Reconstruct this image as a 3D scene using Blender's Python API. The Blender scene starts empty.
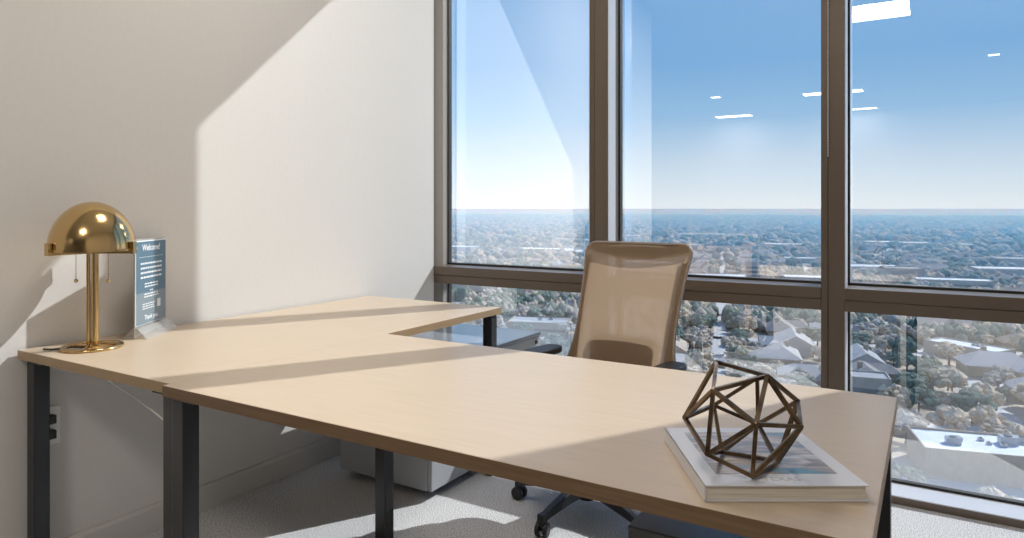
import bpy, bmesh, math, random
from mathutils import Vector, Matrix, noise
R = math.radians
sc = bpy.context.scene
COL = sc.collection

# ---------------------------------------------------------------- helpers
def link(name, bm, m, parent=None, smooth=False, bevel=0):
    me = bpy.data.meshes.new(name); bm.normal_update(); bm.to_mesh(me); bm.free()
    o = bpy.data.objects.new(name, me); COL.objects.link(o)
    if isinstance(m, (list, tuple)):
        for x in m: me.materials.append(x)
    elif m: me.materials.append(m)
    if smooth:
        for p in me.polygons: p.use_smooth = True
    if bevel:
        b = o.modifiers.new('edge', 'BEVEL'); b.width = bevel; b.segments = 2; b.limit_method = 'ANGLE'; b.angle_limit = R(40)
    if parent: o.parent = parent
    return o
def empty(name, loc, rz=0, **kw):
    o = bpy.data.objects.new(name, None); COL.objects.link(o)
    o.location = loc; o.rotation_euler = (0, 0, rz); o.empty_display_size = .05
    return tag(o, **kw)
def tag(o, label=None, cat=None, group=None, kind=None):
    if label: o['label'] = label
    if cat: o['category'] = cat
    if group: o['group'] = group
    if kind: o['kind'] = kind
    return o
def box(bm, x0, x1, y0, y1, z0, z1, mi=0):
    v = [bm.verts.new(p) for p in ((x0,y0,z0),(x1,y0,z0),(x1,y1,z0),(x0,y1,z0),(x0,y0,z1),(x1,y0,z1),(x1,y1,z1),(x0,y1,z1))]
    for f in ((3,2,1,0),(4,5,6,7),(0,1,5,4),(1,2,6,5),(2,3,7,6),(3,0,4,7)):
        fc = bm.faces.new([v[i] for i in f]); fc.material_index = mi
    return v
def bx(*a):
    bm = bmesh.new(); box(bm, *a); return bm
def frame_axes(d):
    d = d.normalized(); up = Vector((0,0,1)) if abs(d.z) < .95 else Vector((1,0,0))
    a = d.cross(up).normalized(); b = a.cross(d).normalized()
    return a, b
def tube(bm, pts, r, n=10, cap=True, rot=0):
    pts = [Vector(p) for p in pts]; rings = []
    rr = r if isinstance(r, (list, tuple)) else [r]*len(pts)
    a = b = None
    for i, p in enumerate(pts):
        d = (pts[min(i+1, len(pts)-1)] - pts[max(i-1, 0)])
        if a is None: a, b = frame_axes(d)
        else:
            d = d.normalized(); a = (a - d*a.dot(d)).normalized(); b = a.cross(d).normalized()
        rings.append([bm.verts.new(p + (a*math.cos(2*math.pi*k/n+rot) + b*math.sin(2*math.pi*k/n+rot))*rr[i]) for k in range(n)])
    for r0, r1 in zip(rings, rings[1:]):
        for k in range(n):
            bm.faces.new((r0[k], r0[(k+1)%n], r1[(k+1)%n], r1[k]))
    if cap:
        bm.faces.new(rings[0][::-1]); bm.faces.new(rings[-1])
def tb(pts, r, n=10, **k):
    bm = bmesh.new(); tube(bm, pts, r, n, **k); bmesh.ops.recalc_face_normals(bm, faces=bm.faces); return bm
def lathe(bm, prof, n=48, c=(0,0,0), close=False):
    rings = []
    for (r, z) in prof:
        if r < 1e-6: rings.append([bm.verts.new((c[0], c[1], c[2]+z))])
        else: rings.append([bm.verts.new((c[0]+r*math.cos(2*math.pi*k/n), c[1]+r*math.sin(2*math.pi*k/n), c[2]+z)) for k in range(n)])
    prs = list(zip(rings, rings[1:]))
    if close: prs.append((rings[-1], rings[0]))
    for r0, r1 in prs:
        for k in range(n):
            k2 = (k+1) % n
            if len(r0) == 1 and len(r1) > 1: bm.faces.new((r0[0], r1[k2], r1[k]))
            elif len(r1) == 1 and len(r0) > 1: bm.faces.new((r0[k], r0[k2], r1[0]))
            elif len(r0) > 1: bm.faces.new((r0[k], r0[k2], r1[k2], r1[k]))
    bmesh.ops.recalc_face_normals(bm, faces=bm.faces)
def prism(bm, poly, y0, y1, f=None):
    """closed outline in (x,z) given thickness from y0 to y1; f maps points"""
    f = f or (lambda x, y, z: (x, y, z))
    a = [bm.verts.new(f(x, y0, z)) for x, z in poly]; b = [bm.verts.new(f(x, y1, z)) for x, z in poly]
    n = len(poly)
    bm.faces.new(a); bm.faces.new(b[::-1])
    for i in range(n): bm.faces.new((a[i], b[i], b[(i+1)%n], a[(i+1)%n]))
    bmesh.ops.recalc_face_normals(bm, faces=bm.faces)

# ---------------------------------------------------------------- materials
def mat(name, col=(.5,.5,.5), rough=.5, metal=0, spec=.5, build=None):
    m = bpy.data.materials.new(name); m.use_nodes = True
    nt = m.node_tree; b = nt.nodes['Principled BSDF']
    b.inputs['Base Color'].default_value = (*col, 1); b.inputs['Roughness'].default_value = rough
    b.inputs['Metallic'].default_value = metal; b.inputs['Specular IOR Level'].default_value = spec
    if build: build(nt, b)
    return m
def nnode(nt, t, **kw):
    n = nt.nodes.new(t)
    for k, v in kw.items():
        if hasattr(n, k): setattr(n, k, v)
        else: n.inputs[k].default_value = v
    return n
def ramp(nt, stops, fac):
    r = nt.nodes.new('ShaderNodeValToRGB'); e = r.color_ramp.elements
    while len(e) < len(stops): e.new(.5)
    for i, (p, c) in enumerate(stops): e[i].position = p; e[i].color = (*c, 1)
    nt.links.new(fac, r.inputs[0]); return r.outputs[0]
def noise_col(scale, stops, mapping=None, bump=0, detail=4, coord='Object', bscale=None, dist=.01):
    def f(nt, b):
        tc = nnode(nt, 'ShaderNodeTexCoord'); src = tc.outputs[coord]
        if mapping:
            mp = nnode(nt, 'ShaderNodeMapping'); mp.inputs['Scale'].default_value = mapping
            nt.links.new(src, mp.inputs[0]); src = mp.outputs[0]
        n = nnode(nt, 'ShaderNodeTexNoise', Scale=scale, Detail=detail); nt.links.new(src, n.inputs['Vector'])
        nt.links.new(ramp(nt, stops, n.outputs['Fac']), b.inputs['Base Color'])
        if bump:
            n2 = nnode(nt, 'ShaderNodeTexNoise', Scale=bscale or scale, Detail=detail); nt.links.new(src, n2.inputs['Vector'])
            bp = nnode(nt, 'ShaderNodeBump', Strength=bump, Distance=dist)
            nt.links.new(n2.outputs['Fac'], bp.inputs['Height']); nt.links.new(bp.outputs[0], b.inputs['Normal'])
    return f

M_wall = mat('wall_paint', (.70,.675,.645), .85, spec=.2, build=noise_col(60, [(.3,(.685,.665,.64)),(.7,(.705,.685,.66))], bump=.05, dist=.001))
M_base = mat('baseboard_paint', (.62,.60,.57), .5)
M_ceil = mat('ceiling_tile', (.72,.72,.70), .9, build=noise_col(120, [(.3,(.68,.68,.66)),(.7,(.76,.76,.74))], bump=.1))
M_carpet = mat('carpet', (.12,.12,.125), .95, spec=.1, build=noise_col(240, [(.40,(.34,.34,.345)),(.5,(.58,.58,.59)),(.60,(.90,.90,.91))], bump=.5, detail=3, dist=.01))
def wood(c0, c1, axis=(1.2,16,16), rough=.38):
    return lambda nt, b: noise_col(5, [(.25,c0),(.75,c1)], mapping=axis, detail=6)(nt, b)
M_wood = mat('maple_laminate', rough=.36, spec=.4, build=wood((.50,.40,.295),(.55,.445,.335)))
M_wood_y = mat('maple_laminate_lengthwise', rough=.36, spec=.4, build=wood((.50,.40,.295),(.55,.445,.335), (16,1.2,16)))
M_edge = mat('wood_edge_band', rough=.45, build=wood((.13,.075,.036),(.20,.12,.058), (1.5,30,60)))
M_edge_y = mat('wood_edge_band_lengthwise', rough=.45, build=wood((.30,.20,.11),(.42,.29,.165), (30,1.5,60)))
M_black = mat('black_steel', (.016,.016,.018), .24, metal=0, spec=.5)
M_alu = mat('bronze_aluminium', (.145,.112,.086), .38, metal=.25, spec=.5)
M_alu0 = mat('grey_jamb', (.36,.33,.30), .5)
M_alud = mat('dark_gasket', (.02,.018,.016), .6)
M_alul = mat('aluminium_and_sunlit_strip', (.62,.63,.66), .35, metal=.1)  # lightened to put sunlight on the mullion sides; bare metal on ledges and chains
M_brass = mat('polished_brass', (.66,.46,.22), .16, metal=1, build=noise_col(3, [(.3,(.64,.44,.20)),(.7,(.70,.50,.25))]))
M_chain = mat('bead_chain_metal', (.35,.24,.12), .3, metal=1)
M_plastic = mat('black_plastic', (.018,.018,.02), .42)
M_pvc = mat('white_plastic', (.88,.88,.86), .4)
M_pedw = mat('pale_grey_painted_steel', (.40,.41,.425), .32, spec=.6)
M_pedtop = mat('glossy_grey_top', (.30,.33,.37), .08, spec=.9)
M_pedd = mat('charcoal_painted_steel', (.07,.072,.078), .28, spec=.6)
M_pedtan = mat('tan_drawer_front', (.40,.29,.23), .45)
M_paper = mat('book_pages', rough=.8, build=noise_col(6, [(.3,(.52,.47,.40)),(.7,(.72,.68,.62))], mapping=(1,1,120)))
M_bookw = mat('book_cover_white', (.66,.66,.69), .35)
M_bronze = mat('antique_bronze', rough=.33, metal=.85, build=noise_col(30, [(.3,(.06,.04,.022)),(.7,(.22,.145,.08))], bump=.1))
M_chairframe = mat('taupe_plastic', (.075,.058,.043), .45)
M_emit = bpy.data.materials.new('light_diffuser'); M_emit.use_nodes = True
_nt = M_emit.node_tree; _nt.nodes.clear(); _e = _nt.nodes.new('ShaderNodeEmission'); _e.inputs[0].default_value = (1,.93,.85,1); _e.inputs[1].default_value = 9.0
_nt.links.new(_e.outputs[0], _nt.nodes.new('ShaderNodeOutputMaterial').inputs[0])

def glass_mat(name, base, tint, edge=.5):
    m = bpy.data.materials.new(name); m.use_nodes = True; nt = m.node_tree; nt.nodes.clear()
    t = nnode(nt, 'ShaderNodeBsdfTransparent'); t.inputs[0].default_value = (*tint, 1)
    g = nnode(nt, 'ShaderNodeBsdfGlossy'); g.inputs['Roughness'].default_value = 0; g.inputs[0].default_value = (1,1,1,1)
    lw = nnode(nt, 'ShaderNodeLayerWeight'); lw.inputs[0].default_value = edge
    mr = nnode(nt, 'ShaderNodeMapRange'); mr.inputs['To Min'].default_value = base; mr.inputs['To Max'].default_value = 1
    nt.links.new(lw.outputs['Fresnel'], mr.inputs['Value'])
    mx = nnode(nt, 'ShaderNodeMixShader'); nt.links.new(mr.outputs[0], mx.inputs[0])
    nt.links.new(t.outputs[0], mx.inputs[1]); nt.links.new(g.outputs[0], mx.inputs[2])
    nt.links.new(mx.outputs[0], nnode(nt, 'ShaderNodeOutputMaterial').inputs[0])
    return m
M_glass = glass_mat('coated_window_glass', .50, (1,.99,.98), .15)
M_acr = glass_mat('clear_acrylic', .06, (.98,.985,.99), .3)
def add_diffuse(m, f, c):
    nt = m.node_tree; o = [n for n in nt.nodes if n.type == 'OUTPUT_MATERIAL'][0]; src = o.inputs[0].links[0].from_socket
    d = nnode(nt, 'ShaderNodeBsdfDiffuse'); d.inputs[0].default_value = (*c, 1); x = nnode(nt, 'ShaderNodeMixShader'); x.inputs[0].default_value = f
    nt.links.new(src, x.inputs[1]); nt.links.new(d.outputs[0], x.inputs[2]); nt.links.new(x.outputs[0], o.inputs[0])
add_diffuse(M_acr, .22, (.9,.9,.88))
def mesh_fabric(name, col, tr, trans):
    m = bpy.data.materials.new(name); m.use_nodes = True; nt = m.node_tree; nt.nodes.clear()
    t = nnode(nt, 'ShaderNodeBsdfTransparent'); d = nnode(nt, 'ShaderNodeBsdfDiffuse'); d.inputs[0].default_value = (*col, 1)
    l = nnode(nt, 'ShaderNodeBsdfTranslucent'); l.inputs[0].default_value = (*col, 1)
    m1 = nnode(nt, 'ShaderNodeMixShader'); m1.inputs[0].default_value = trans
    nt.links.new(d.outputs[0], m1.inputs[1]); nt.links.new(l.outputs[0], m1.inputs[2])
    tc = nnode(nt, 'ShaderNodeTexCoord'); w = nnode(nt, 'ShaderNodeTexNoise', Scale=300, Detail=1); nt.links.new(tc.outputs['Object'], w.inputs['Vector'])
    mr = nnode(nt, 'ShaderNodeMapRange'); mr.inputs['To Min'].default_value = tr*.6; mr.inputs['To Max'].default_value = tr*1.4; nt.links.new(w.outputs['Fac'], mr.inputs['Value'])
    m2 = nnode(nt, 'ShaderNodeMixShader'); nt.links.new(mr.outputs[0], m2.inputs[0])
    nt.links.new(m1.outputs[0], m2.inputs[1]); nt.links.new(t.outputs[0], m2.inputs[2])
    nt.links.new(m2.outputs[0], nnode(nt, 'ShaderNodeOutputMaterial').inputs[0])
    return m
M_mesh = mesh_fabric('tan_mesh_fabric', (.52,.37,.25), .10, .62)

# ---------------------------------------------------------------- room shell
H, G = 3.22, .16          # ceiling height, depth of the glass behind the inner faces of the frames
def struct(name, bm, m, parent=None, **k):
    o = link(name, bm, m, parent, **k)
    if parent is None: o['kind'] = 'structure'
    return o
struct('floor', bx(-4, 6.4, -12.6, 0, -.15, 0), M_carpet)
struct('ceiling', bx(-4, 6.4, -12.6, .3, H, H+.15), M_ceil)
struct('wall_left', bx(-.15, 0, -3.3, 0, 0, H), M_wall)
struct('wall_left_return', bx(-.15, -.075, 0, .1, 0, H), M_wall)
struct('wall_right', bx(3.9, 4.05, -5.6, .3, 0, H), M_wall)
struct('wall_window_side', bx(3.2, 3.9, 0, .2, 0, H), M_wall)
struct('wall_back', bx(-4, 6.4, -12.75, -12.6, 0, H), M_wall)
struct('wall_office_left', bx(-4.15, -4, -12.6, -3.3, 0, H), M_wall)
struct('wall_office_right', bx(6.4, 6.55, -12.6, -5.6, 0, H), M_wall)
struct('wall_partition_left', bx(-4, -.15, -3.3, -3.2, 0, H), M_wall)
struct('wall_partition_right', bx(4.05, 6.4, -5.75, -5.6, 0, H), M_wall)
bm = bmesh.new(); prism(bm, [(0,0),(.016,0),(.016,.085),(.010,.097),(0,.097)], -3.3, 0); struct('baseboard_left', bm, M_base)
bm = bmesh.new(); prism(bm, [(3.9,0),(3.884,0),(3.884,.085),(3.89,.097),(3.9,.097)], -5.6, 0); struct('baseboard_right', bm, M_base)

# window wall: three bays between deep mullions, a transom, a sill rail and a head
mull = [(-.066, -.008), (.978, 1.078), (2.045, 2.135), (3.13, 3.2)]
wf = struct('window_frame', bx(-.15, 3.2, 0, G+.02, 3.145, H), M_alu, bevel=.002)      # head
for a, b in mull:
    bm = bmesh.new()
    if a < 0: box(bm, a, b, .1, G+.005, 0.0, 3.145); box(bm, -.15, a, .1, G+.005, 0, 3.145)
    elif b > 3.1: box(bm, a, b, 0, G+.02, 0.03, 3.145)
    else:
        box(bm, a, a+.026, .006, G+.005, .03, 3.145); box(bm, a+.030, b, 0, G+.005, .03, 3.145); box(bm, a+.02, a+.04, .012, G+.05, .03, 3.145)
    link('mullion', bm, M_alu0 if a < 0 else M_alu, wf, bevel=.0015)
for i in range(3):
    x0, x1 = mull[i][1], mull[i+1][0]
    xt = 0 if i == 0 else x0
    bm = bmesh.new(); box(bm, xt, x1, 0, G+.02, .802, .850); box(bm, xt, x1, .003, G+.02, .754, .7985); box(bm, x0, x1, .01, G, .79, .81)
    link('transom', bm, M_alu, wf, bevel=.0015)
    bm = bmesh.new(); box(bm, xt, x1, -.0, G-.012, .03, .034)
    link('sill_ledge', bm, M_alul, wf)
    bm = bmesh.new(); box(bm, xt, x1, .0, G+.02, 0.0, .03)
    link('sill_rail', bm, M_alu, wf, bevel=.0015)
    for j, (z0, z1) in enumerate(((.034, .754), (.850, 3.145))):
        g = bmesh.new()   # gasket ring around each pane
        for q in ((x0, x0+.007, z0, z1), (x1-.007, x1, z0, z1)): box(g, q[0], q[1], G-.014, G+.02, q[2], q[3])
        for q in ((x0, x1, z0, z0+.010), (x0, x1, z1-.008, z1)): box(g, q[0], q[1], G-.014, G+.02, q[2], q[3])
        struct('window_%d' % (i*2+j+1), g, M_alud)
        w = bpy.context.scene.objects['window_%d' % (i*2+j+1)]
        bm = bmesh.new(); vs = [bm.verts.new(p) for p in ((x0+.005,G,z0+.004),(x1-.005,G,z0+.004),(x1-.005,G,z1-.004),(x0+.005,G,z1-.004))]
        bm.faces.new(vs); link('pane', bm, M_glass, w)
    # added pale strip: sunlight painted on each mullion's side facing the right-hand bay
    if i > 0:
        link('mullion_sunlit_strip', bx(x0-.001, x0+.003, .006, .095, .034, 3.145), M_alul, wf)
bm = bx(0, 3.2, .0, .3, -.15, 0.0); struct('trim_1', bm, M_alu)

# ceiling lights: square recessed panels
def panel(x, y, w, d, label, group='recessed ceiling light panels'):
    t = empty('ceiling_light', (x, y, H), label=label, cat='ceiling light', group=group)
    bm = bmesh.new()
    for q in ((-w/2-.02,-w/2,-d/2-.02,d/2+.02),(w/2,w/2+.02,-d/2-.02,d/2+.02)): box(bm, q[0],q[1],q[2],q[3], -.012, 0)
    for q in ((-w/2,w/2,-d/2-.02,-d/2),(-w/2,w/2,d/2,d/2+.02)): box(bm, q[0],q[1],q[2],q[3], -.012, 0)
    link('frame', bm, M_pvc, t); link('diffuser', bx(-w/2, w/2, -d/2, d/2, -.008, -.001), M_emit, t)
    return t
panel(1.96, -4.55, .6, .66, 'square ceiling light panel mirrored large at the top of the window')
panel(1.1, -1.55, .6, .6, 'square ceiling light panel above the desks')
panel(.98, -9.75, .95, .3, 'long ceiling light mirrored behind the wide mullion')
panel(1.15, -12.2, .75, .22, 'long ceiling light farthest down the office on its right side')
panel(-1.25, -12.0, .75, .3, 'long ceiling light mirrored low in the middle window')
panel(-.9, -9.2, .16, .15, 'small ceiling light mirrored above the long one')
panel(3.16, -7.6, .12, .1, 'tiny downlight mirrored in the window near its outer edge')

# bead chains of the roller blinds
def bead_chain(x, y, zb, label):
    t = empty('blind_chain', (x, y, zb), label=label, cat='blind chain')
    link('cord', tb([(0,0,0),(0,0,H-.05-zb)], .0013, 6), M_alul, t)
    bm = bmesh.new(); z = 0
    while z < 1.9:
        bmesh.ops.create_icosphere(bm, subdivisions=1, radius=.0034, matrix=Matrix.Translation((0,0,z))); z += .0125
    link('beads', bm, M_alul, t, smooth=True)
    link('bracket', bx(-.012,.012,-.006,.012,H-.05-zb,H-zb), M_alul, t)
bead_chain(2.074, -.008, 1.40, 'thin blind chain hanging on the wide mullion right of the chair')
bead_chain(.983, -.006, .95, 'thin blind chain hanging on the mullion behind the chair')

# ---------------------------------------------------------------- desks
def leg_bm(x, y, z1=.70, w=.046):
    bm = bmesh.new(); box(bm, x-w/2, x+w/2, y-w/2, y+w/2, .012, z1); return bm
def foot_bm(x, y):
    bm = bmesh.new(); lathe(bm, [(0,0),(.018,0),(.018,.008),(.008,.012),(0,.012)], 16, (x,y,0)); return bm
def desk(name, x0, x1, y0, y1, legs, label, mt, me, cat='desk'):
    t = empty(name, (x0, y0, 0), label=label, cat=cat)
    P = lambda *a: (a[0]-x0, a[1]-x0, a[2]-y0, a[3]-y0, a[4], a[5])
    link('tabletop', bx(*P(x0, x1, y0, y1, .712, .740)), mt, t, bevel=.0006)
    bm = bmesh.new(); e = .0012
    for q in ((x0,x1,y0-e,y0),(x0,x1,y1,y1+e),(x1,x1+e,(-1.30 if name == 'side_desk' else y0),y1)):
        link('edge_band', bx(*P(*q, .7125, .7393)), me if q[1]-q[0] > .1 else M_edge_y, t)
    for (x, y) in legs:
        l = link('leg', leg_bm(x-x0, y-y0), M_black, t, bevel=.003)
        link('levelling_foot', foot_bm(x-x0, y-y0), M_black, l, smooth=True)
    xs = sorted({p[0] for p in legs}); ys = sorted({p[1] for p in legs})
    xa, xb, ya, yb = xs[0], xs[-1], ys[0], ys[-1]
    bm = bmesh.new(); w = .02; xm, ym = (x0+x1)/2, (y0+y1)/2
    if x1-x0 > y1-y0: box(bm, *P(xa+.1, xb-.1, ym-w, ym+w, .682, .712))
    else: box(bm, *P(xm-w, xm+w, ya+.1, yb-.1, .682, .712))
    for (x, y) in legs:
        qx = .05 if x < xm else -.05; qy = .05 if y < ym else -.05
        box(bm, *P(min(x, x+qx)-.02, max(x, x+qx)+.02, y-.024, y+.024, .700, .712)); 
    link('under_frame', bm, M_black, t, bevel=.002)
    return t
desk('side_desk', .012, .8045, -2.112, -.548, [(.052,-2.072),(.770,-2.072),(.052,-.585),(.768,-.585)],
     'pale wood side desk along the wall carrying the brass lamp', M_wood_y, M_edge_y)
desk('main_desk', .805, 2.371, -2.131, -1.305, [(.834,-2.088),(2.338,-2.090),(.818+.012,-1.345),(2.338,-1.345)],
     'large pale wood desk on black legs, in front of the chair', M_wood, M_edge)

# thin cable slung below the side desk, with its clip
c = link('cable', tb([(.16,-2.02,.70),(.30,-2.0,.665),(.45,-2.01,.64),(.60,-2.03,.618),(.715,-2.05,.60),(.735,-2.055,.59)], .0025, 6), M_pvc, None, smooth=True)
tag(c, 'thin pale cable slung below the side desk', 'cable')
link('cable_clip', bx(.728,.746,-2.066,-2.05,.565,.595), M_plastic, c)

# wall outlet with a plug
t = empty('wall_outlet', (0, -2.032, .478), label='white wall outlet with a black plug below the side desk', cat='wall outlet')
link('plate', bx(0,.007,-.045,.045,-.062,.062), M_pvc, t, bevel=.003)
for z in (-.024,.024):
    p = link('plug', bx(.007,.034,-.012,.022,z-.014,z+.014), M_plastic, t, bevel=.003)
    link('socket', bx(.0065,.0085,-.016,.016,z-.016,z+.016), M_base, t)

# ---------------------------------------------------------------- lateral file below the side desk
x0, x1, y0, y1, z0, z1 = .215, .722, -.945, -.035, .035, .545
t = empty('filing_cabinet', (x0, y0, 0), label='pale grey low filing cabinet on casters under the side desk by the window', cat='filing cabinet')
W, D = x1-x0, y1-y0
link('body', bx(0, W-.024, 0, D, z0, z1-.018), M_pedw, t, bevel=.003)
link('top', bx(-.002, W, -.002, D+.002, z1-.018, z1), M_pedtop, t, bevel=.003)
for a, b in ((z0+.002, .285), (.289, z1-.02)):
    d = link('drawer', bx(W-.022, W, .002, D-.002, a, b), M_pedw, t, bevel=.003)
    link('pull', bx(W-.004, W+.006, D*.35, D*.65, b-.022, b-.014), M_pedd, d, bevel=.001)
link('lock', tb([(W-.002, D-.05, z1-.045), (W+.006, D-.05, z1-.045)], .009, 16), M_plastic, t)
for cx_ in (.06, W-.08):
    for cy_ in (.07, D-.07):
        k = link('caster', tb([(cx_-.012, cy_, .018), (cx_+.012, cy_, .018)], .018, 18), M_plastic, t, smooth=False)
        link('fork', bx(cx_-.016, cx_+.016, cy_-.01, cy_+.01, .022, .035), M_plastic, k)

# dark pedestal below the main desk
x0, x1, y0, y1, z1 = 1.885, 2.27, -1.75, -1.38, .50
t = empty('drawer_pedestal', (x0, y0, 0), label='dark grey framed drawer pedestal under the main desk below the book', cat='drawer pedestal')
W, D = x1-x0, y1-y0
bm = bmesh.new(); box(bm, 0, W, .014, D, .05, z1-.012); link('body', bm, M_pedd, t, bevel=.003)
link('top', bx(-.003, W+.003, -.003, D+.003, z1-.012, z1), M_pedd, t, bevel=.003)
bm = bmesh.new()
for q in ((0,.022,.05,z1-.012),(W-.022,W,.05,z1-.012)): box(bm, q[0], q[1], 0, .014, q[2], q[3])
for q in ((.022,W-.022,z1-.034,z1-.012),(.022,W-.022,.05,.07)): box(bm, q[0], q[1], 0, .014, q[2], q[3])
link('front_frame', bm, M_pedd, t, bevel=.001)
for a, b in ((.072,.262),(.268,z1-.037)):
    d = link('drawer', bx(.024, W-.024, .004, .016, a, b), M_pedtan, t, bevel=.001)
    link('handle', bx(W/2-.05, W/2+.05, -.012, .004, b-.05, b-.04), M_pedd, d, bevel=.001)
for cx_ in (.05, W-.05):
    for cy_ in (.05, D-.05):
        k = link('caster', tb([(cx_-.012, cy_, .022), (cx_+.012, cy_, .022)], .022, 18), M_plastic, t)
        link('fork', bx(cx_-.016, cx_+.016, cy_-.01, cy_+.01, .03, .05), M_plastic, k)

# ---------------------------------------------------------------- office chair
CH = empty('office_chair', (1.29, -.69, 0), R(-6), label='tan mesh back office chair on casters behind the desk by the window', cat='office chair')
# local axes: +y is towards the backrest, origin at the gas lift
def star_leg(a):
    bm = bmesh.new(); n = 8; rows = []
    for i in range(n+1):
        s = i/n; r = .03 + s*.255; w = .032*(1-s)+.016*s; zt = .125 - .045*s**1.4; zb = zt - (.045*(1-s)+.022*s)
        rows.append([bm.verts.new((r, -w, zb)), bm.verts.new((r, w, zb)), bm.verts.new((r, w*.7, zt)), bm.verts.new((r, -w*.7, zt))])
    for p, q in zip(rows, rows[1:]):
        for k in range(4): bm.faces.new((p[k], p[(k+1)%4], q[(k+1)%4], q[k]))
    bm.faces.new(rows[0][::-1]); bm.faces.new(rows[-1])
    box(bm, .27, .30, -.014, .014, .05, .082)
    bmesh.ops.recalc_face_normals(bm, faces=bm.faces)
    bmesh.ops.rotate(bm, verts=bm.verts, cent=(0,0,0), matrix=Matrix.Rotation(a, 3, 'Z')); return bm
bm = bmesh.new(); lathe(bm, [(0,.05),(.035,.05),(.045,.07),(.045,.12),(.030,.135),(.030,.26),(.02,.26),(.02,.40),(0,.40)], 24)
link('gas_lift', bm, M_plastic, CH, smooth=False)
A0 = R(189+6)
for k in range(5):
    a = A0 + k*2*math.pi/5
    lg = link('star_leg', star_leg(a), M_plastic, CH, bevel=.003)
    cx_, cy_ = .285*math.cos(a), .285*math.sin(a)
    ca = a + [1.35, 1.9, .6, 2.3, 1.1][k]; ax = Vector((math.cos(ca), math.sin(ca), 0))
    bm = bmesh.new()
    for s in (-1, 1):
        p = Vector((cx_, cy_, .026)) + ax*s*.015
        tube(bm, [p-ax*.009, p-ax*.006, p+ax*.006, p+ax*.009], [.021,.026,.026,.021], 20)
    cst = link('caster', bm, M_plastic, lg)
    bm = bmesh.new(); tube(bm, [(cx_,cy_,.024),(cx_,cy_,.06)], .009, 10); tube(bm, [(cx_,cy_,.042),(cx_,cy_,.056)], .017, 14)
    link('caster_stem', bm, M_plastic, lg)
# seat
bm = bmesh.new()
n = 40; rings = []
for (s, z) in ((.80,.415),(.97,.425),(1.0,.445),(.985,.468),(.93,.482),(.6,.484)):
    rings.append([bm.verts.new((.245*s*math.copysign(abs(math.cos(2*math.pi*k/n))**.5, math.cos(2*math.pi*k/n)),
        -.01+.235*s*math.copysign(abs(math.sin(2*math.pi*k/n))**.5, math.sin(2*math.pi*k/n)), z)) for k in range(n)])
for p, q in zip(rings, rings[1:]):
    for k in range(n): bm.faces.new((p[k], p[(k+1)%n], q[(k+1)%n], q[k]))
bm.faces.new(rings[0][::-1]); bm.faces.new(rings[-1])
link('seat', bm, mat('seat_fabric', (.05,.05,.055), .9), CH, smooth=True)
bm = bmesh.new(); box(bm, -.09,.09,-.10,.16,.36,.415); box(bm, -.035,.035,.14,.33,.375,.40); link('tilt_mechanism', bm, M_plastic, CH, bevel=.006)
# backrest
def lean(z):   # depth of the backrest at height z
    s = (z-.50)/.54
    return .155 + .135*s + .05*s*s
prof = [(.208,.47),(.232,.52),(.236,.575),(.222,.64),(.216,.71),(.219,.80),(.226,.90),(.236,.985)]
HW = .239
def outline(inset=0, top=1.045, rad=.04, bot=.475):
    pts = []
    for w, z in prof:
        if z >= bot: pts.append((w-inset, z))
    w = HW-inset
    for k in range(7):
        a = math.pi/2*k/6; pts.append((w-rad+rad*math.cos(a), top-rad+rad*math.sin(a)))
    return pts + [(-x, z) for x, z in reversed(pts)]
def bulge(x, z): return -.025*(1-(x/.23)**2)*0 + .018*(x/.23)**2*-1
def fback(off):
    return lambda x, y, z: (x, lean(z)+bulge(x, z)+y+off, z)
# mesh sheet as a grid trimmed to the outline
def half_w(z):
    if z > 1.005:
        d = z-1.005; return HW-.04+math.sqrt(max(0, .04**2-d*d))
    for (w0, z0), (w1, z1) in zip(prof, prof[1:]):
        if z0 <= z <= z1: return w0+(w1-w0)*(z-z0)/(z1-z0)
    return prof[-1][0]+(HW-prof[-1][0])*min(1,(z-.985)/.02) if z > .985 else prof[0][0]
bm = bmesh.new(); rows = []
zs = [.475+.53*i/30 for i in range(31)] + [1.005+.04*math.sin(math.pi/2*k/6) for k in range(1,7)]
for z in zs:
    w = half_w(z); rows.append([bm.verts.new((-w+2*w*j/16, lean(z)+bulge(-w+2*w*j/16, z), z)) for j in range(17)])
for p, q in zip(rows, rows[1:]):
    for j in range(16): bm.faces.new((p[j], p[j+1], q[j+1], q[j]))
link('mesh_back', bm, M_mesh, CH, smooth=True)
# rim bead around the mesh
rim = outline()
bm = bmesh.new(); pts = [Vector((x, lean(z)+bulge(x, z)+.006, z)) for x, z in rim]; pts.append(pts[0])
tube(bm, pts, .0065, 8, cap=False)
link('back_rim', bm, mat('pale_rim_plastic', (.28,.23,.19), .35), CH, smooth=True)
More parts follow.
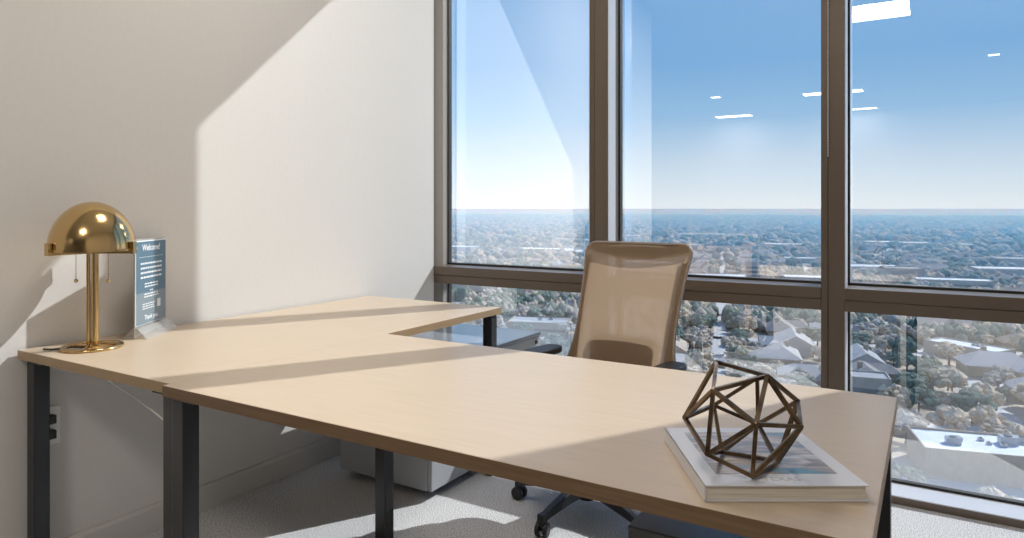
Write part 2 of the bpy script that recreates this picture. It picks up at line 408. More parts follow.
# rear frame: wide band with a curved lower edge at the top and broad side members
def ring_quads(zs, wo, wi, f0, f1):
    pass
bm = bmesh.new()
def strip(P, Q, off0=.007, off1=.026):
    """solid band between the curves P and Q (lists of (x,z))"""
    f = lambda p, o: bm.verts.new((p[0], lean(p[1])+bulge(*p)+o, p[1]))
    A = [f(p, off0) for p in P]; B = [f(p, off0) for p in Q]; C = [f(p, off1) for p in P]; D = [f(p, off1) for p in Q]
    for i in range(len(P)-1):
        bm.faces.new((A[i], A[i+1], B[i+1], B[i])); bm.faces.new((D[i], D[i+1], C[i+1], C[i]))
        bm.faces.new((A[i], C[i], C[i+1], A[i+1])); bm.faces.new((B[i], B[i+1], D[i+1], D[i]))
    bm.faces.new((A[0], B[0], D[0], C[0])); bm.faces.new((A[-1], C[-1], D[-1], B[-1]))
N = 24
top_o = []; top_i = []
for i in range(N+1):
    x = -.230+.460*i/N
    zt = 1.045 if abs(x) < HW-.04 else 1.005+math.sqrt(max(0,.04**2-(abs(x)-HW+.04)**2))
    top_o.append((x, zt-.002)); top_i.append((x, .985 + .020*(x/.2)**2 - .006*(1-(x/.2)**2)))
strip(top_i, top_o)
for s in (-1, 1):
    zz = [.475+(.985-.475)*i/20 for i in range(21)]
    inner = [(s*(.204 - .016*((.985-z)/.5)), z) for z in zz]; outer = [(s*(half_w(z)-.001), z) for z in zz]
    if s > 0: inner = [(p[0]-.010*((.985-p[1])/.5), p[1]) for p in inner]
    strip(inner, outer)
strip([(-.19,.475),(0,.475),(.19,.475)], [(-.19,.50),(0,.50),(.19,.50)])
bmesh.ops.recalc_face_normals(bm, faces=bm.faces)
link('back_frame', bm, M_chairframe, CH, bevel=.002)
# lumbar pad with rounded upper corners
bm = bmesh.new(); L = []
for (x, z) in [(-.15,.50),(.15,.50)]: L.append((x, z))
for k in range(6): a = math.pi/2*k/5; L.append((.15-.03+.03*math.cos(a), .645+.03*math.sin(a)))
for k in range(6): a = math.pi/2+math.pi/2*k/5; L.append((-.15+.03+.03*math.cos(a), .645+.03*math.sin(a)))
prism(bm, L, .018, .036, lambda x, y, z: (x, lean(z)+bulge(x,z)+y, z))
link('lumbar_pad', bm, mat('brown_lumbar_pad', (.12,.09,.068), .6), CH, bevel=.004)
bm = bmesh.new(); tube(bm, [(0,.26,.385),(0,.31,.40),(0,.345,.46),(0,lean(.60)+.055,.60)], [.03,.03,.024,.016], 12); link('back_post', bm, M_plastic, CH, smooth=True)
for s in (-1, 1):
    bm = bmesh.new(); X = s*.27
    P_ = []
    for k in range(28):
        a = 2*math.pi*k/28; P_.append((X+.047*math.copysign(abs(math.cos(a))**.6, math.cos(a)), -.015+.145*math.copysign(abs(math.sin(a))**.6, math.sin(a))))
    lo = [bm.verts.new((x, y, .600)) for x, y in P_]; hi = [bm.verts.new((x, y, .626)) for x, y in P_]
    bm.faces.new(lo[::-1]); bm.faces.new(hi)
    for k in range(28): bm.faces.new((lo[k], lo[(k+1)%28], hi[(k+1)%28], hi[k]))
    ar = link('armrest', bm, M_plastic, CH, bevel=.007)
    bm = bmesh.new(); tube(bm, [(s*.08,.02,.395),(s*.24,.02,.395),(X,.02,.43),(X,.02,.602)], [.018,.018,.022,.018], 10); link('armrest_post', bm, M_plastic, ar, smooth=True)

for o_ in list(CH.children):
    if o_.name.split('.')[0] in ('seat','mesh_back','back_rim','back_frame','lumbar_pad','back_post','armrest','tilt_mechanism'): o_.location = (.082, -.054, -.010)

# ---------------------------------------------------------------- brass table lamp
LX, LY, LZ = .176, -1.974, .740
LP = empty('table_lamp', (LX, LY, LZ), R(31), label='polished brass dome table lamp with two pull chains on the side desk', cat='table lamp')
bm = bmesh.new(); prof2 = []
RD, HD, ZB = .122, .148, .314
for k in range(25):
    a = math.pi/2*k/24; prof2.append((RD*math.cos(a), ZB+HD*math.sin(a)))
prof2[-1] = (0, ZB+HD)
inner2 = [((RD-.003)*math.cos(math.pi/2*k/24), ZB+(HD-.003)*math.sin(math.pi/2*k/24)) for k in range(25)][::-1]; inner2[0] = (0, ZB+HD-.003)
lathe(bm, prof2, 72); b2 = bmesh.new(); lathe(b2, inner2, 72)
link('lamp_shade', bm, M_brass, LP, smooth=True); ls = link('shade_lining', b2, mat('warm_shade_lining', (.75,.55,.30), .4, metal=.6), LP, smooth=True)
bm = bmesh.new(); lathe(bm, [(.121,ZB-.006),(.126,ZB-.006),(.126,ZB+.001),(.120,ZB+.001),(.120,ZB-.006)], 72); link('shade_rim', bm, M_brass, LP, smooth=False)
bm = bmesh.new()
for k in range(3):
    a = R(0+120*k)
    v = box(bm, 0, .131, -.006, .006, ZB-.016, ZB-.007); bmesh.ops.rotate(bm, verts=v, cent=(0,0,0), matrix=Matrix.Rotation(a,3,'Z'))
    v = box(bm, 0.123, .135, -.010, .010, ZB-.016, ZB+.022); bmesh.ops.rotate(bm, verts=v, cent=(0,0,0), matrix=Matrix.Rotation(a,3,'Z'))
link('shade_carrier', bm, M_brass, LP, bevel=.0008)
for (dx, dy, rr_) in ((-.0115,-.002,.0062),(.0065,.003,.0105)):
    link('stem', tb([(dx,dy,.006),(dx,dy,ZB-.008)], rr_, 24), M_brass, LP, smooth=False)
bm = bmesh.new(); tube(bm, [(0,0,ZB-.01),(0,0,ZB+.05)], .016, 16); link('bulb_socket', bm, M_brass, LP)
bm = bmesh.new()
lathe(bm, [(.070,0),(.086,0),(.088,.004),(.086,.009),(.070,.009),(.068,.004)], 64, close=True)
link('base_ring', bm, M_brass, LP, smooth=True)
bm = bmesh.new()
for k in range(3):
    v = box(bm, 0, .072, -.009, .009, .001, .008); bmesh.ops.rotate(bm, verts=v, cent=(0,0,0), matrix=Matrix.Rotation(R(40+120*k),3,'Z'))
tube(bm, [(0,0,.0005),(0,0,.011)], .024, 24)
link('base_arms', bm, M_brass, LP, bevel=.0008)
# two pull chains across the picture direction
va = Vector((.8546,.519,0)); va = Matrix.Rotation(-R(31),3,'Z') @ va
for s, zl in ((-.052,.218),(.050,.218)):
    p = va*s; bm = bmesh.new(); z = zl
    while z < ZB-.012:
        bmesh.ops.create_icosphere(bm, subdivisions=1, radius=.0016, matrix=Matrix.Translation((p.x,p.y,z))); z += .0034
    ch = link('pull_chain', bm, M_chain, LP)
    bm = bmesh.new(); bmesh.ops.create_uvsphere(bm, u_segments=16, v_segments=10, radius=.0062, matrix=Matrix.Translation((p.x,p.y,zl-.006))); link('pull_knob', bm, M_brass, ch, smooth=True)
c = link('power_cord', tb([(-.02,-.005,.004),(-.06,-.01,.004),(-.10,-.045,.004),(-.128,-.04,.004)], .003, 8), M_plastic, LP, smooth=True)

# ---------------------------------------------------------------- acrylic sign holder
P0, P1 = Vector((.150,-1.822,0)), Vector((.030,-1.640,0))
SX = (P1-P0).normalized(); ang = math.atan2(SX.y, SX.x)
SG = empty('sign_holder', ((P0.x+P1.x)/2, (P0.y+P1.y)/2, .740), ang, label='clear acrylic sign holder with a slate blue sheet beside the brass lamp', cat='sign holder')
# local: x along the sheet, -y... the side that faces the room
SW, SH = (P1-P0).length/2, .30
link('acrylic_panel', bx(-SW-.003, SW+.003, .001, .004, .004, SH+.035), M_acr, SG, bevel=.0008)
bm = bmesh.new()
prism(bm, [(-.001,.0),(-.001,.0)][:0] or [(-.042,.0),(.040,.0),(.036,.004),(.010,.036),(-.010,.036),(-.038,.004)], -SW-.006, SW+.006, lambda a, b, z: (b, a, z))
link('acrylic_foot', bm, M_acr, SG, bevel=.001)
M_slate = mat('slate_blue_print', rough=.5, build=noise_col(3, [(.2,(.085,.165,.235)),(.8,(.10,.185,.255))]))
M_slate2 = mat('grey_blue_print', rough=.5, build=noise_col(3, [(.2,(.20,.26,.30)),(.8,(.22,.28,.32))]))
M_ink = mat('white_print', (.80,.82,.84), .5)
sh = link('sheet', bx(-SW, SW, -.0008, .0006, .040, SH+.030), M_ink, SG)
def flatbox(a, b, c, d, m, name, par, y=-.0012):
    bm = bmesh.new(); box(bm, a, b, y-.0003, y+.0002, c, d); return link(name, bm, m, par)
flatbox(-SW+.004, SW-.002, .150, SH+.026, M_slate, 'upper_print', sh); flatbox(-SW+.004, SW-.002, .042, .150, M_slate2, 'lower_print', sh)
def text(s, size, x, z, par, m, y=-.0016, name='lettering', align='CENTER', rot=(R(90),0,0), ext=.0001, bold=0):
    cu = bpy.data.curves.new(name, 'FONT'); cu.body = s; cu.size = size; cu.align_x = align; cu.extrude = ext; cu.offset = bold
    o = bpy.data.objects.new(name, cu); COL.objects.link(o); cu.materials.append(m); bpy.context.view_layer.update()
    me = bpy.data.meshes.new_from_object(o.evaluated_get(bpy.context.evaluated_depsgraph_get())); bpy.data.objects.remove(o)
    o = bpy.data.objects.new(name, me); COL.objects.link(o); o.location = (x, y, z); o.rotation_euler = rot; o.parent = par
    return o
text('Welcome!', .030, 0, SH-.005, sh, M_ink, bold=.0006)
text('Thank you.', .022, .0, .056, sh, M_ink, bold=.0005)
random.seed(4)
def words(z, w, h, x0=0):
    bm = bmesh.new()
    x = x0-w/2
    while x < x0+w/2-.006:
        l = random.uniform(.007,.022); l = min(l, x0+w/2-x)
        box(bm, x, x+l, -.0019, -.0015, z, z+h); x += l+.004
    link('text_line', bm, M_ink, sh)
for z in (.247,.231,.215,.199): words(z, .150, .0062)
for z in (.177,.167): words(z, .095, .0045)
words(.153, .02, .004)
for z in (.141,.132): words(z, .10, .0045)
for z in (.108,.100,.092): words(z, .085, .0035, -.02)
words(.272,.17,.0012)
flatbox(.042,.066,.090,.118, M_ink, 'ticket_mark', sh, y=-.0017)

# ---------------------------------------------------------------- book
ba = R(31.2)
BK = empty('book', (2.148, -2.112, .7405), ba, label='thick white picture book lying on the main desk under the wire sculpture', cat='book')
BW, BD, BT = .247, .272, .0245
bm = bmesh.new(); box(bm, .002, BW-.003, .004, BD-.004, .0015, BT-.002); link('pages', bm, M_paper, BK)
bm = bmesh.new(); box(bm, 0, BW, 0, BD, BT-.002, BT); box(bm, 0, BW, 0, BD, 0, .0015); box(bm, 0, .002, 0, BD, 0, BT); link('cover', bm, M_bookw, BK, bevel=.0005)
def pic(nt, b):
    tc = nnode(nt, 'ShaderNodeTexCoord'); mp = nnode(nt, 'ShaderNodeMapping'); mp.inputs['Scale'].default_value = (4, 17, 1); nt.links.new(tc.outputs['Object'], mp.inputs[0])
    n = nnode(nt, 'ShaderNodeTexNoise', Scale=1.6, Detail=4, Distortion=.6); nt.links.new(mp.outputs[0], n.inputs['Vector'])
    nt.links.new(ramp(nt, [(.25,(.05,.22,.34)),(.37,(.16,.30,.38)),(.44,(.34,.29,.28)),(.52,(.60,.54,.52)),(.58,(.30,.26,.25)),(.70,(.68,.66,.66))], n.outputs['Fac']), b.inputs['Base Color'])
M_pic = mat('cover_photograph', rough=.3, build=pic)
link('cover_photograph', bx(.030, BW-.026, .046, BD-.028, BT, BT+.0004), M_pic, BK)
text('TEXAS', .020, .125, 0, BK, mat('pale_grey_print', (.45,.45,.49), .5), name='cover_title', rot=(0,0,0)).location = (.125, .018, BT+.0002)

# ---------------------------------------------------------------- wire sculpture
SV = dict(A=(2.1257,-1.9587,.9188), B=(2.2166,-2.0017,.9148), C=(2.2493,-1.9184,.8596), D=(2.2703,-2.0268,.85), E=(2.2233,-2.1156,.8701),
 F=(2.1494,-2.0675,.8977), G=(2.0855,-2.0067,.8294), H=(2.146,-2.0885,.8045), I=(2.2053,-2.0551,.7715), J=(2.2259,-1.9662,.7705), K=(2.1372,-1.9695,.7705),
 L=(2.1042,-1.8946,.8258), N=(2.1777,-1.8858,.8825), Z=(2.174,-1.8614,.794))
O = Vector((2.175,-1.975,.7655))
SC = empty('wire_sculpture', O, label='bronze wire polyhedron sculpture standing on the white book', cat='sculpture')
bars = 'EF EB ED EI EH FB BD DI IH HF ZL ZN ZC ZJ ZK LN CJ JK KL AF AB AG GF GL GH BC DC DJ IJ HK BN'.split()
bm = bmesh.new()
for e in bars:
    p, q = Vector(SV[e[0]])-O, Vector(SV[e[1]])-O
    tube(bm, [p, q], .0042, 4, rot=math.pi/4)
for k, v in SV.items(): bmesh.ops.create_icosphere(bm, subdivisions=1, radius=.0046, matrix=Matrix.Translation(Vector(v)-O))
bmesh.ops.recalc_face_normals(bm, faces=bm.faces)
link('bars', bm, M_bronze, SC)

# ---------------------------------------------------------------- the city far below
GZ = -70
exec_city = True
if exec_city:
    rnd = random.Random(11)
    M_ground = mat('winter_ground', rough=.95, spec=.1, build=noise_col(.02, [(.30,(.26,.22,.17)),(.45,(.38,.32,.25)),(.55,(.50,.43,.34)),(.72,(.66,.59,.50))], detail=9))
    M_road = mat('asphalt_road', rough=.9, build=noise_col(.2, [(.3,(.50,.49,.48)),(.7,(.60,.58,.56))]))
    M_lot = mat('parking_lot', rough=.9, build=noise_col(.1, [(.3,(.42,.40,.37)),(.7,(.55,.52,.47))]))
    bm = bmesh.new(); vs = [bm.verts.new(p) for p in ((-48000,60,GZ),(12000,60,GZ),(12000,62000,GZ),(-48000,62000,GZ))]; bm.faces.new(vs)
    struct('ground', bm, M_ground)
    def road(pts, w, name='road', m=None, z=.15):
        bm = bmesh.new(); rr = []
        for i, p in enumerate(pts):
            d = Vector(pts[min(i+1,len(pts)-1)])-Vector(pts[max(i-1,0)]); nrm = Vector((-d.y, d.x)).normalized()*w/2
            rr.append([bm.verts.new((p[0]+s*nrm.x, p[1]+s*nrm.y, GZ+z)) for s in (-1,1)])
        for a, b in zip(rr, rr[1:]): bm.faces.new((a[0], b[0], b[1], a[1]))
        bmesh.ops.recalc_face_normals(bm, faces=bm.faces)
        o = struct(name, bm, m or M_road); return o
    # street grid, slightly turned to the building
    ca, sa = math.cos(R(14)), math.sin(R(14))
    def rt(u, v): return (u*ca - v*sa + 10, u*sa + v*ca + 200)
    roads = []
    for v in (60, 128, 200, 285, 380, 480, 600, 760, 1000): roads.append((rt(-700,v), rt(400,v), 8))
    for u in (-560,-430,-330,-240,-150,-60,34,120,220): roads.append((rt(u,20), rt(u,1000), 7))
    for a, b, w in roads: road([a, b], w)
    road([(-40,193),(60,215)], 26, m=M_lot, z=.2)
    def near_road(x, y, pad):
        for a, b, w in roads:
            ax, ay = a; bx_, by = b; dx, dy = bx_-ax, by-ay; t = max(0, min(1, ((x-ax)*dx+(y-ay)*dy)/(dx*dx+dy*dy)))
            if math.hypot(x-ax-t*dx, y-ay-t*dy) < w/2+pad: return True
        return False
    placed = []
    def clear(x, y, r):
        return all((x-a)**2+(y-b)**2 > (r+c)**2 for a, b, c in placed)
    CAM = Vector((2.437,-3.143))
    def in_view(x, y, m=0):
        a = math.degrees(math.atan2(x-CAM.x, y-CAM.y)); return -38.5-m < a < 6.8+m
    # --- commercial buildings
    M_white = mat('white_membrane_roof', rough=.7, build=noise_col(.3, [(.3,(.66,.68,.70)),(.7,(.80,.82,.84))]))
    M_wallb = mat('beige_building_wall', rough=.85, build=noise_col(.3, [(.3,(.40,.35,.30)),(.7,(.50,.45,.39))]))
    M_wallt = mat('tan_brick_wall', rough=.85, build=noise_col(.4, [(.3,(.36,.27,.20)),(.7,(.46,.36,.27))]))
    M_greyr = mat('grey_gravel_roof', rough=.9, build=noise_col(.3, [(.3,(.34,.33,.33)),(.7,(.46,.44,.43))]))
    M_glz = mat('dark_office_window', (.05,.07,.09), .15)
    def commercial(x, y, w, d, h, rz, label, roof=None, units=(), wallm=None, bands=0, group=None, pname='commercial_building'):
        t = empty(pname, (x, y, GZ), rz, label=label, cat='building', group=group)
        link('walls', bx(-w/2, w/2, -d/2, d/2, 0, h-.6), wallm or M_wallb, t)
        link('roof', bx(-w/2+.4, w/2-.4, -d/2+.4, d/2-.4, h-.6, h-.3), roof or M_white, t)
        bm = bmesh.new()
        for q in ((-w/2,w/2,-d/2,-d/2+.4),(-w/2,w/2,d/2-.4,d/2),(-w/2,-w/2+.4,-d/2+.4,d/2-.4),(w/2-.4,w/2,-d/2+.4,d/2-.4)): box(bm, *q, h-.6, h+.3)
        link('parapet', bm, wallm or M_wallb, t)
        for k in range(bands):
            z = 2+k*3.6
            bm = bmesh.new()
            for q in ((-w/2-.05,w/2+.05,-d/2-.05,-d/2),(-w/2-.05,-w/2,-d/2,d/2),(w/2,w/2+.05,-d/2,d/2)): box(bm, *q, z, z+1.6)
            link('window_band', bm, M_glz, t)
        for (ux, uy, us) in units:
            u = link('rooftop_unit', bx(ux-us, ux+us, uy-us*.7, uy+us*.7, h-.3, h-.3+us*1.1), M_pedw, t)
            link('fan_housing', tb([(ux,uy,h-.3+us*1.1),(ux,uy,h-.3+us*1.1+.25)], us*.5, 12), M_pedd, u)
        placed.append((x, y, max(w, d)*.58)); return t
    commercial(16, 221.5, 35, 19, 8, R(14), 'large white flat roofed building with rooftop units seen through the lower window pane', bands=0, wallm=M_wallt,  # tan walls paint in the room's warm reflection on the pane
               units=((-9,-2,1.7),(-7,1,1.0),(-1,3,.7),(0,0,.6),(5,2,2.0),(9,4,1.6),(3,-1,.8),(12,-3,.6)))
    placed += [(0,221,9),(27,221,9),(6,205,9),(20,206,9),(-6,208,7),(12,196,9),(22,194,8)]
    commercial(18, 392, 34, 15, 6, R(-32), 'long narrow white roofed building beyond the winter trees', units=((2,1,.8),(4,1,.8),(6,1,.8)))
    commercial(-17, 286, 13, 12, 9, R(12), 'small pale roofed building seen just right of the wide mullion', roof=M_greyr)
    commercial(-178, 640, 80, 34, 9, R(20), 'wide white roofed warehouse seen beside the chair back', bands=1)
    commercial(-128, 610, 11, 12, 26, R(20), 'slim pale tower standing beside the white warehouse', bands=6, wallm=M_pedw)
    commercial(-60, 840, 70, 40, 9, R(14), 'low white roofed warehouse in the distance left of a brown block', bands=1)
    commercial(-22, 790, 34, 30, 12, R(14), 'square brown block with a pale roof in the distance', wallm=M_wallt, roof=M_greyr)
    commercial(20, 740, 60, 26, 7, R(10), 'long low building with a pale roof nearest the transom', bands=1)
    commercial(85, 900, 90, 36, 8, R(14), 'far wide white roofed store beyond the trees')
    commercial(-95, 700, 46, 30, 7, R(14), 'flat white roofed store near the tower')
    commercial(-300, 760, 90, 40, 9, R(20), 'wide flat building far off behind the chair')
    commercial(-330, 470, 60, 30, 9, R(20), 'broad grey roofed building seen past the far mullion', bands=1, roof=M_greyr)
    commercial(-190, 345, 34, 22, 7, R(20), 'grey flat roofed building seen between chair and side desk', bands=1, roof=M_greyr, wallm=M_wallt, units=((0,0,1.2),(6,2,1.2)))
    for k in range(40):
        for _ in range(50):
            dist = rnd.uniform(950, 3200); a = R(rnd.uniform(-38,7)); x, y = CAM.x+dist*math.sin(a), CAM.y+dist*math.cos(a)
            if clear(x, y, 40): break
        w, d, h = rnd.uniform(25,95), rnd.uniform(18,45), rnd.uniform(6,14)
        t = empty('distant_building', (x, y, GZ), R(14)+rnd.uniform(-.2,.2), label='distant flat roofed block among the far trees', cat='building', group='flat roofed blocks toward the horizon')
        link('walls', bx(-w/2,w/2,-d/2,d/2,0,h-.6), rnd.choice((M_wallb,M_wallt,M_pedw)), t); link('roof', bx(-w/2-.3,w/2+.3,-d/2-.3,d/2+.3,h-.6,h), rnd.choice((M_white,M_white,M_greyr)), t)
        placed.append((x, y, max(w,d)*.5))
    # --- houses: gabled and hipped, walls + roof, copied with obj.copy()
    roofc = [('grey',(.33,.295,.27)),('brown',(.30,.23,.18)),('pale',(.46,.44,.43)),('tan',(.40,.33,.27))]
    protos = []
    for rn, rc in roofc:
        mr = mat('shingle_roof_'+rn, rough=.9, build=noise_col(1.2, [(.3,tuple(c*.85 for c in rc)),(.7,rc)]))
        for hip in (0, 1):
            wm = rnd.choice((M_wallb, M_wallt, M_pedw))
            bm = bmesh.new(); box(bm, -8,8,-5,5,0,3.2); box(bm, 2,8,-10,-5,0,3.2)
            if not hip:
                prism(bm, [(-5,3.2),(5,3.2),(0,6.0)], -7.9, 7.9, lambda a,b,z:(b,a,z)); prism(bm, [(2.1,3.2),(7.9,3.2),(5,5.2)], -9.9, -4)
            walls = bm
            bm2 = bmesh.new()
            hx = 3 if hip else 0
            def slab(pts):
                a = [bm2.verts.new(p) for p in pts]; b = [bm2.verts.new((p[0],p[1],p[2]-.25)) for p in pts]; n = len(pts)
                bm2.faces.new(a); bm2.faces.new(b[::-1])
                for i in range(n): bm2.faces.new((a[i],b[i],b[(i+1)%n],a[(i+1)%n]))
            e = .6
            slab([(-8-e,-5-e,3.2),(8+e,-5-e,3.2),(8+e-hx*1.6,0,6.3),(-8-e+hx*1.6,0,6.3)])
            slab([(8+e,5+e,3.2),(-8-e,5+e,3.2),(-8-e+hx*1.6,0,6.3),(8+e-hx*1.6,0,6.3)])
            if hip:
                slab([(-8-e,5+e,3.2),(-8-e,-5-e,3.2),(-8-e+hx*1.6,0,6.3)]); slab([(8+e,-5-e,3.2),(8+e,5+e,3.2),(8+e-hx*1.6,0,6.3)])
            slab([(2-e,-10-e,3.2),(5,-10-e+hx,5.4),(5,-1.5,5.4),(2-e,-4,3.2)]); slab([(5,-10-e+hx,5.4),(8+e,-10-e,3.2),(8+e,-4,3.2),(5,-1.5,5.4)])
            if hip: slab([(2-e,-10-e,3.2),(8+e,-10-e,3.2),(5,-10-e+hx,5.4)])
            bmesh.ops.recalc_face_normals(bm2, faces=bm2.faces)
            wo = link('walls', walls, wm); ro = link('roof', bm2, mr)
            ch = link('chimney', bx(-3,-1.8,1,2.2,3,7.2), M_wallt)
            protos.append((rn, hip, wo, ro, ch, [False]))
    cells = []
    for iu in range(-26, 16):
        for iv in range(0, 32):
            u, v = iu*28+rnd.uniform(-4,4), 8+iv*34+rnd.uniform(-4,4); x, y = rt(u, v)
            if in_view(x, y) and y > 180: cells.append((math.hypot(x, y), x, y))
    cells.sort(); nh = 0
    for dist, x, y in cells:
        if nh >= 210: break
        if near_road(x, y, 10) or not clear(x, y, 12) or rnd.random() < .28: continue
        rn, hip, wo, ro, ch, used = rnd.choice(protos)
        t = empty('house', (x, y, GZ), R(14)+R(90)*rnd.randrange(4), label='%s roofed %s house among the winter trees' % (rn, 'hip' if hip else 'gabled'), cat='house', group='%s roofed %s houses' % (rn, 'hip' if hip else 'gabled'))
        s = rnd.uniform(1.15, 1.6); t.scale = (s, s, s)
        for p in (wo, ro, ch):
            if used[0]: c_ = p.copy(); COL.objects.link(c_)
            else: c_ = p
            c_.parent = t
        used[0] = True
        placed.append((x, y, 8.5*s)); nh += 1
    for p in protos:
        if not p[5][0]:
            for o in p[2:5]: bpy.data.objects.remove(o)
    # --- trees
    kinds = [('tan', [(.3,(.38,.28,.19)),(.5,(.58,.46,.33)),(.75,(.80,.67,.51))], 'bare tan crowned winter tree among the houses'),
             ('grey', [(.3,(.29,.24,.19)),(.5,(.45,.385,.32)),(.75,(.62,.55,.47))], 'bare grey crowned winter tree among the houses'),
             ('green', [(.3,(.09,.125,.10)),(.5,(.15,.20,.155)),(.75,(.24,.30,.24))], 'dark green leafy tree among the houses')]
    def crown_bm(seed, r=4.6):
        bm = bmesh.new(); q = random.Random(seed*17+3)
        for k in range(34):
            a = q.uniform(0, 6.283); e = math.asin(q.uniform(-.35, 1)); d = q.uniform(.45, .85)
            c = Vector((math.cos(a)*math.cos(e)*d, math.sin(a)*math.cos(e)*d, math.sin(e)*d*.8))
            b_ = bmesh.ops.create_icosphere(bm, subdivisions=1, radius=1)['verts']; br = q.uniform(.20,.36)
            for v in b_:
                p = v.co*1.0; f = br*(1+.55*noise.noise(p*2.3+c*5+Vector((seed,k,0)))); v.co = (c+p*f)*r; v.co.z = v.co.z*.85 + r*1.05
        return bm
    tp = []
    mats_t = []
    for ki, (kn, st, lab) in enumerate(kinds):
        m = mat(kn+'_tree_crown', rough=.95, spec=.1, build=noise_col(1.6, st, detail=6)); mats_t.append(m)
        for s in range(3):
            cr = link('crown', crown_bm(ki*3+s+1), m); tr = link('trunk', tb([(0,0,0),(.1,0,2),(0,.1,4)], [.35,.28,.2], 7), mat('bark', (.12,.095,.075), .9)) if s == 0 and ki == 0 else None
            if tr: trunk0 = tr
            tp.append((ki, cr, [False], lab))
    trunk_used = [False]
    near = []
    for k in range(26000):
        dist = 180 + 320*rnd.random()**.8; a = R(rnd.uniform(-38,6.8)); x, y = CAM.x+dist*math.sin(a), CAM.y+dist*math.cos(a)
        if near_road(x, y, 3) or not clear(x, y, 4.2): continue
        if noise.noise(Vector((x/45, y/45, 3))) < -.32: continue
        near.append((dist, x, y)); placed.append((x, y, 4.0))
        if len(near) > 900: break
    near.sort()
    for idx, (dist, x, y) in enumerate(near[:300]):
        q = rnd.random(); ki = 0 if q < .5 else (1 if q < .82 else 2)
        if dist > 260 and rnd.random() < .3: ki = 2
        _, cr, used, lab = tp[ki*3+rnd.randrange(3)]
        t = empty('tree', (x, y, GZ), rnd.uniform(0,6.28), label=lab, cat='tree', group=kinds[ki][0]+' crowned trees below the window')
        s = rnd.uniform(.75, 1.45); t.scale = (s, s, s*rnd.uniform(.85,1.15))
        if used[0]: c_ = cr.copy(); COL.objects.link(c_)
        else: c_ = cr; used[0] = True
        c_.parent = t
        if trunk_used[0]: c_ = trunk0.copy(); COL.objects.link(c_)
        else: c_ = trunk0; trunk_used[0] = True
        c_.parent = t
    for _, cr, used, _l in tp:
        if not used[0]: bpy.data.objects.remove(cr)
    # the rest of the woods, one mesh with many crowns
    import numpy as np
    base = []
    for s in range(6):
        b_ = bmesh.new(); bmesh.ops.create_icosphere(b_, subdivisions=2 if s < 3 else 1, radius=1)
        for v in b_.verts:
            p = v.co.copy(); k = 1+.4*noise.noise(p*1.7+Vector((s*5.1,0,0)))+.25*noise.noise(p*4+Vector((0,s,0))); v.co = p*k
        b_.verts.ensure_lookup_table(); b_.faces.ensure_lookup_table()
        base.append((np.array([v.co[:] for v in b_.verts], dtype=np.float32), np.array([[v.index for v in f.verts] for f in b_.faces], dtype=np.int32))); b_.free()
    VV, FF, MI = [], [], []; off = 0
    def add(x, y, r, hz, lod, mi):
        if lod == 0:
            for k in range(5):
                a = rnd.uniform(0,6.28); d = r*.5*rnd.random()**.5; add1(x+d*math.cos(a), y+d*math.sin(a), r*rnd.uniform(.38,.6), hz*rnd.uniform(.55,1), 1, mi)
        else: add1(x, y, r, hz, lod, mi)
    def add1(x, y, r, hz, lod, mi):
        global off
        bv, bf = base[lod*3+rnd.randrange(3)]; a = rnd.uniform(0,6.28); c_, s_ = math.cos(a), math.sin(a)
        v = np.empty_like(bv); v[:,0] = (bv[:,0]*c_-bv[:,1]*s_)*r+x; v[:,1] = (bv[:,0]*s_+bv[:,1]*c_)*r+y; v[:,2] = bv[:,2]*hz+GZ+hz*1.05
        VV.append(v); FF.append(bf+off); off += len(bv); MI.append(np.full(len(bf), mi, dtype=np.int32))
    for dist, x, y in near[300:]:
        q = rnd.random(); r = rnd.uniform(3.4,6.2); add(x, y, r, r*.85, 0, 0 if q < .42 else (1 if q < .75 else 2))
    grid = {}
    for a, b, c_ in placed:
        if c_ > 4:
            for gx in range(int((a-c_)//40), int((a+c_)//40)+1):
                for gy in range(int((b-c_)//40), int((b+c_)//40)+1): grid.setdefault((gx,gy), []).append((a,b,c_))
    for k in range(15000):
        dist = 420*math.exp(rnd.random()**.9*math.log(6500/420)); a = R(rnd.uniform(-38.5,7)); x, y = CAM.x+dist*math.sin(a), CAM.y+dist*math.cos(a)
        r = rnd.uniform(4,7)*(1 if dist < 1100 else min(4.5, (dist/1100)**.9))
        if any((x-p)**2+(y-q)**2 < (c_+r*.4)**2 for p, q, c_ in grid.get((int(x//40),int(y//40)), [])): continue
        if dist < 1100 and near_road(x, y, 1.5): continue
        if noise.noise(Vector((x/120, y/120, 9))) < -.28 and dist < 2500: continue
        q = rnd.random(); add(x, y, r, min(r*.85, 7+r*.12), 0 if dist < 900 else 1, 0 if q < .14 else (1 if q < .45 else 2))
    V = np.concatenate(VV); F = np.concatenate(FF); MI = np.concatenate(MI)
    me = bpy.data.meshes.new('woodland'); me.vertices.add(len(V)); me.vertices.foreach_set('co', V.ravel())
    me.loops.add(len(F)*3); me.loops.foreach_set('vertex_index', F.ravel()); me.polygons.add(len(F))
    me.polygons.foreach_set('loop_start', np.arange(0, len(F)*3, 3, dtype=np.int32)); me.polygons.foreach_set('loop_total', np.full(len(F), 3, dtype=np.int32))
    for m in mats_t: me.materials.append(m)
    me.polygons.foreach_set('material_index', MI); me.update(); me.validate()
    wd = bpy.data.objects.new('woodland', me); COL.objects.link(wd); tag(wd, 'mass of far trees covering the ground out to the horizon', 'trees', kind='stuff')

    # low layer of blue haze over the far city
    mh = bpy.data.materials.new('haze'); mh.use_nodes = True; nt = mh.node_tree; nt.nodes.clear()
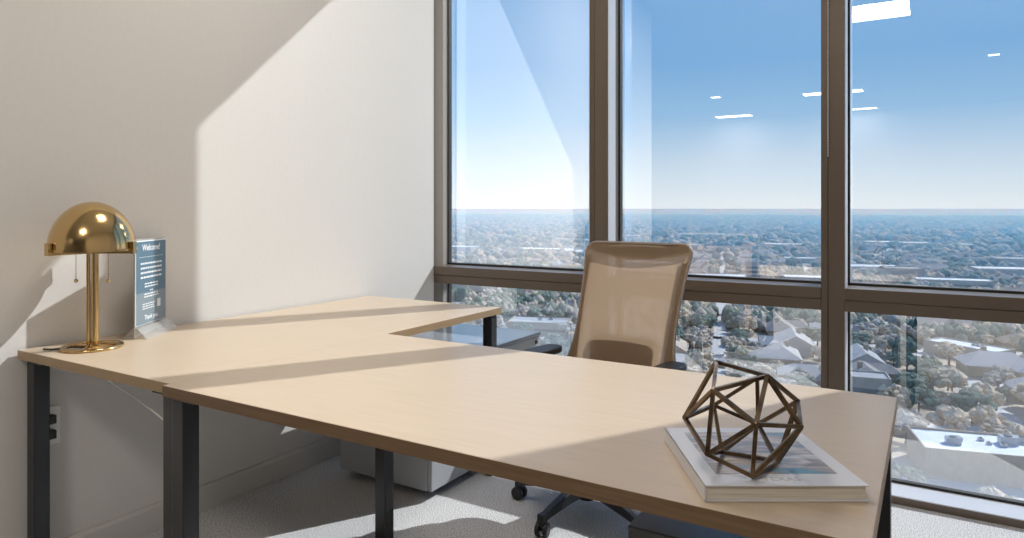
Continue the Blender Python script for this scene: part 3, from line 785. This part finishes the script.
    vs_ = nnode(nt, 'ShaderNodeVolumeScatter'); vs_.inputs['Color'].default_value = (.10,.35,.64,1); vs_.inputs['Density'].default_value = .0010; vs_.inputs['Anisotropy'].default_value = .2
    nt.links.new(vs_.outputs[0], nnode(nt, 'ShaderNodeOutputMaterial').inputs['Volume'])
    hz = link('haze', bx(-48500, 12500, 400, 62500, GZ-5, GZ+62), mh); tag(hz, 'thin blue haze lying over the distant city', 'haze', kind='stuff')

# ---------------------------------------------------------------- light
w = bpy.data.worlds.new('sky'); sc.world = w; w.use_nodes = True; nt = w.node_tree; nt.nodes.clear()
tc = nnode(nt, 'ShaderNodeTexCoord'); sx = nnode(nt, 'ShaderNodeSeparateXYZ'); nt.links.new(tc.outputs['Generated'], sx.inputs[0])
SKY = [(0.0,(.78,.86,.92)),(.05,(.60,.74,.87)),(.13,(.29,.52,.79)),(.20,(.16,.40,.72)),(.34,(.09,.32,.66)),(.6,(.10,.27,.62)),(1.0,(.06,.18,.5))]
r = ramp(nt, SKY, sx.outputs['Z'])
bg = nnode(nt, 'ShaderNodeBackground', Strength=2.6); nt.links.new(r, bg.inputs[0]); nt.links.new(bg.outputs[0], nnode(nt, 'ShaderNodeOutputWorld').inputs[0])
el, az = R(39.8), math.atan(.582)
S = bpy.data.lights.new('sun', 'SUN'); S.energy = 10.8; S.angle = R(.55); S.color = (.94,.98,.99)
so = bpy.data.objects.new('sun', S); COL.objects.link(so)
dv = Vector((math.sin(az)*math.cos(el), math.cos(az)*math.cos(el), math.sin(el)))
so.rotation_euler = dv.to_track_quat('Z', 'Y').to_euler()
def area(name, x, y, w_, d_, e):
    a = bpy.data.lights.new(name, 'AREA'); a.shape = 'RECTANGLE'; a.size = w_; a.size_y = d_; a.energy = e; a.color = (1,.91,.80)
    o = bpy.data.objects.new(name, a); COL.objects.link(o); o.location = (x, y, H-.02); o.visible_glossy = True
area('panel_light', 1.97, -4.5, .58, .6, 55)
area('panel_light_desk', 1.1, -1.55, .58, .58, 24)

# ---------------------------------------------------------------- camera
cam = bpy.data.cameras.new('camera'); co = bpy.data.objects.new('camera', cam); COL.objects.link(co); sc.camera = co
co.location = (2.437, -3.143, 1.18); co.rotation_euler = (R(90), 0, R(31.28))
cam.sensor_width = 36; cam.lens = 687.92/1024*36; cam.shift_y = -(269-208.6)/1024; cam.clip_start = .05; cam.clip_end = 90000
sc.view_settings.view_transform = 'Standard'; sc.view_settings.look = 'None'; sc.view_settings.gamma = 1; sc.view_settings.exposure = -0.45
sc.view_settings.use_curve_mapping = False
sc.cycles.use_denoising = True
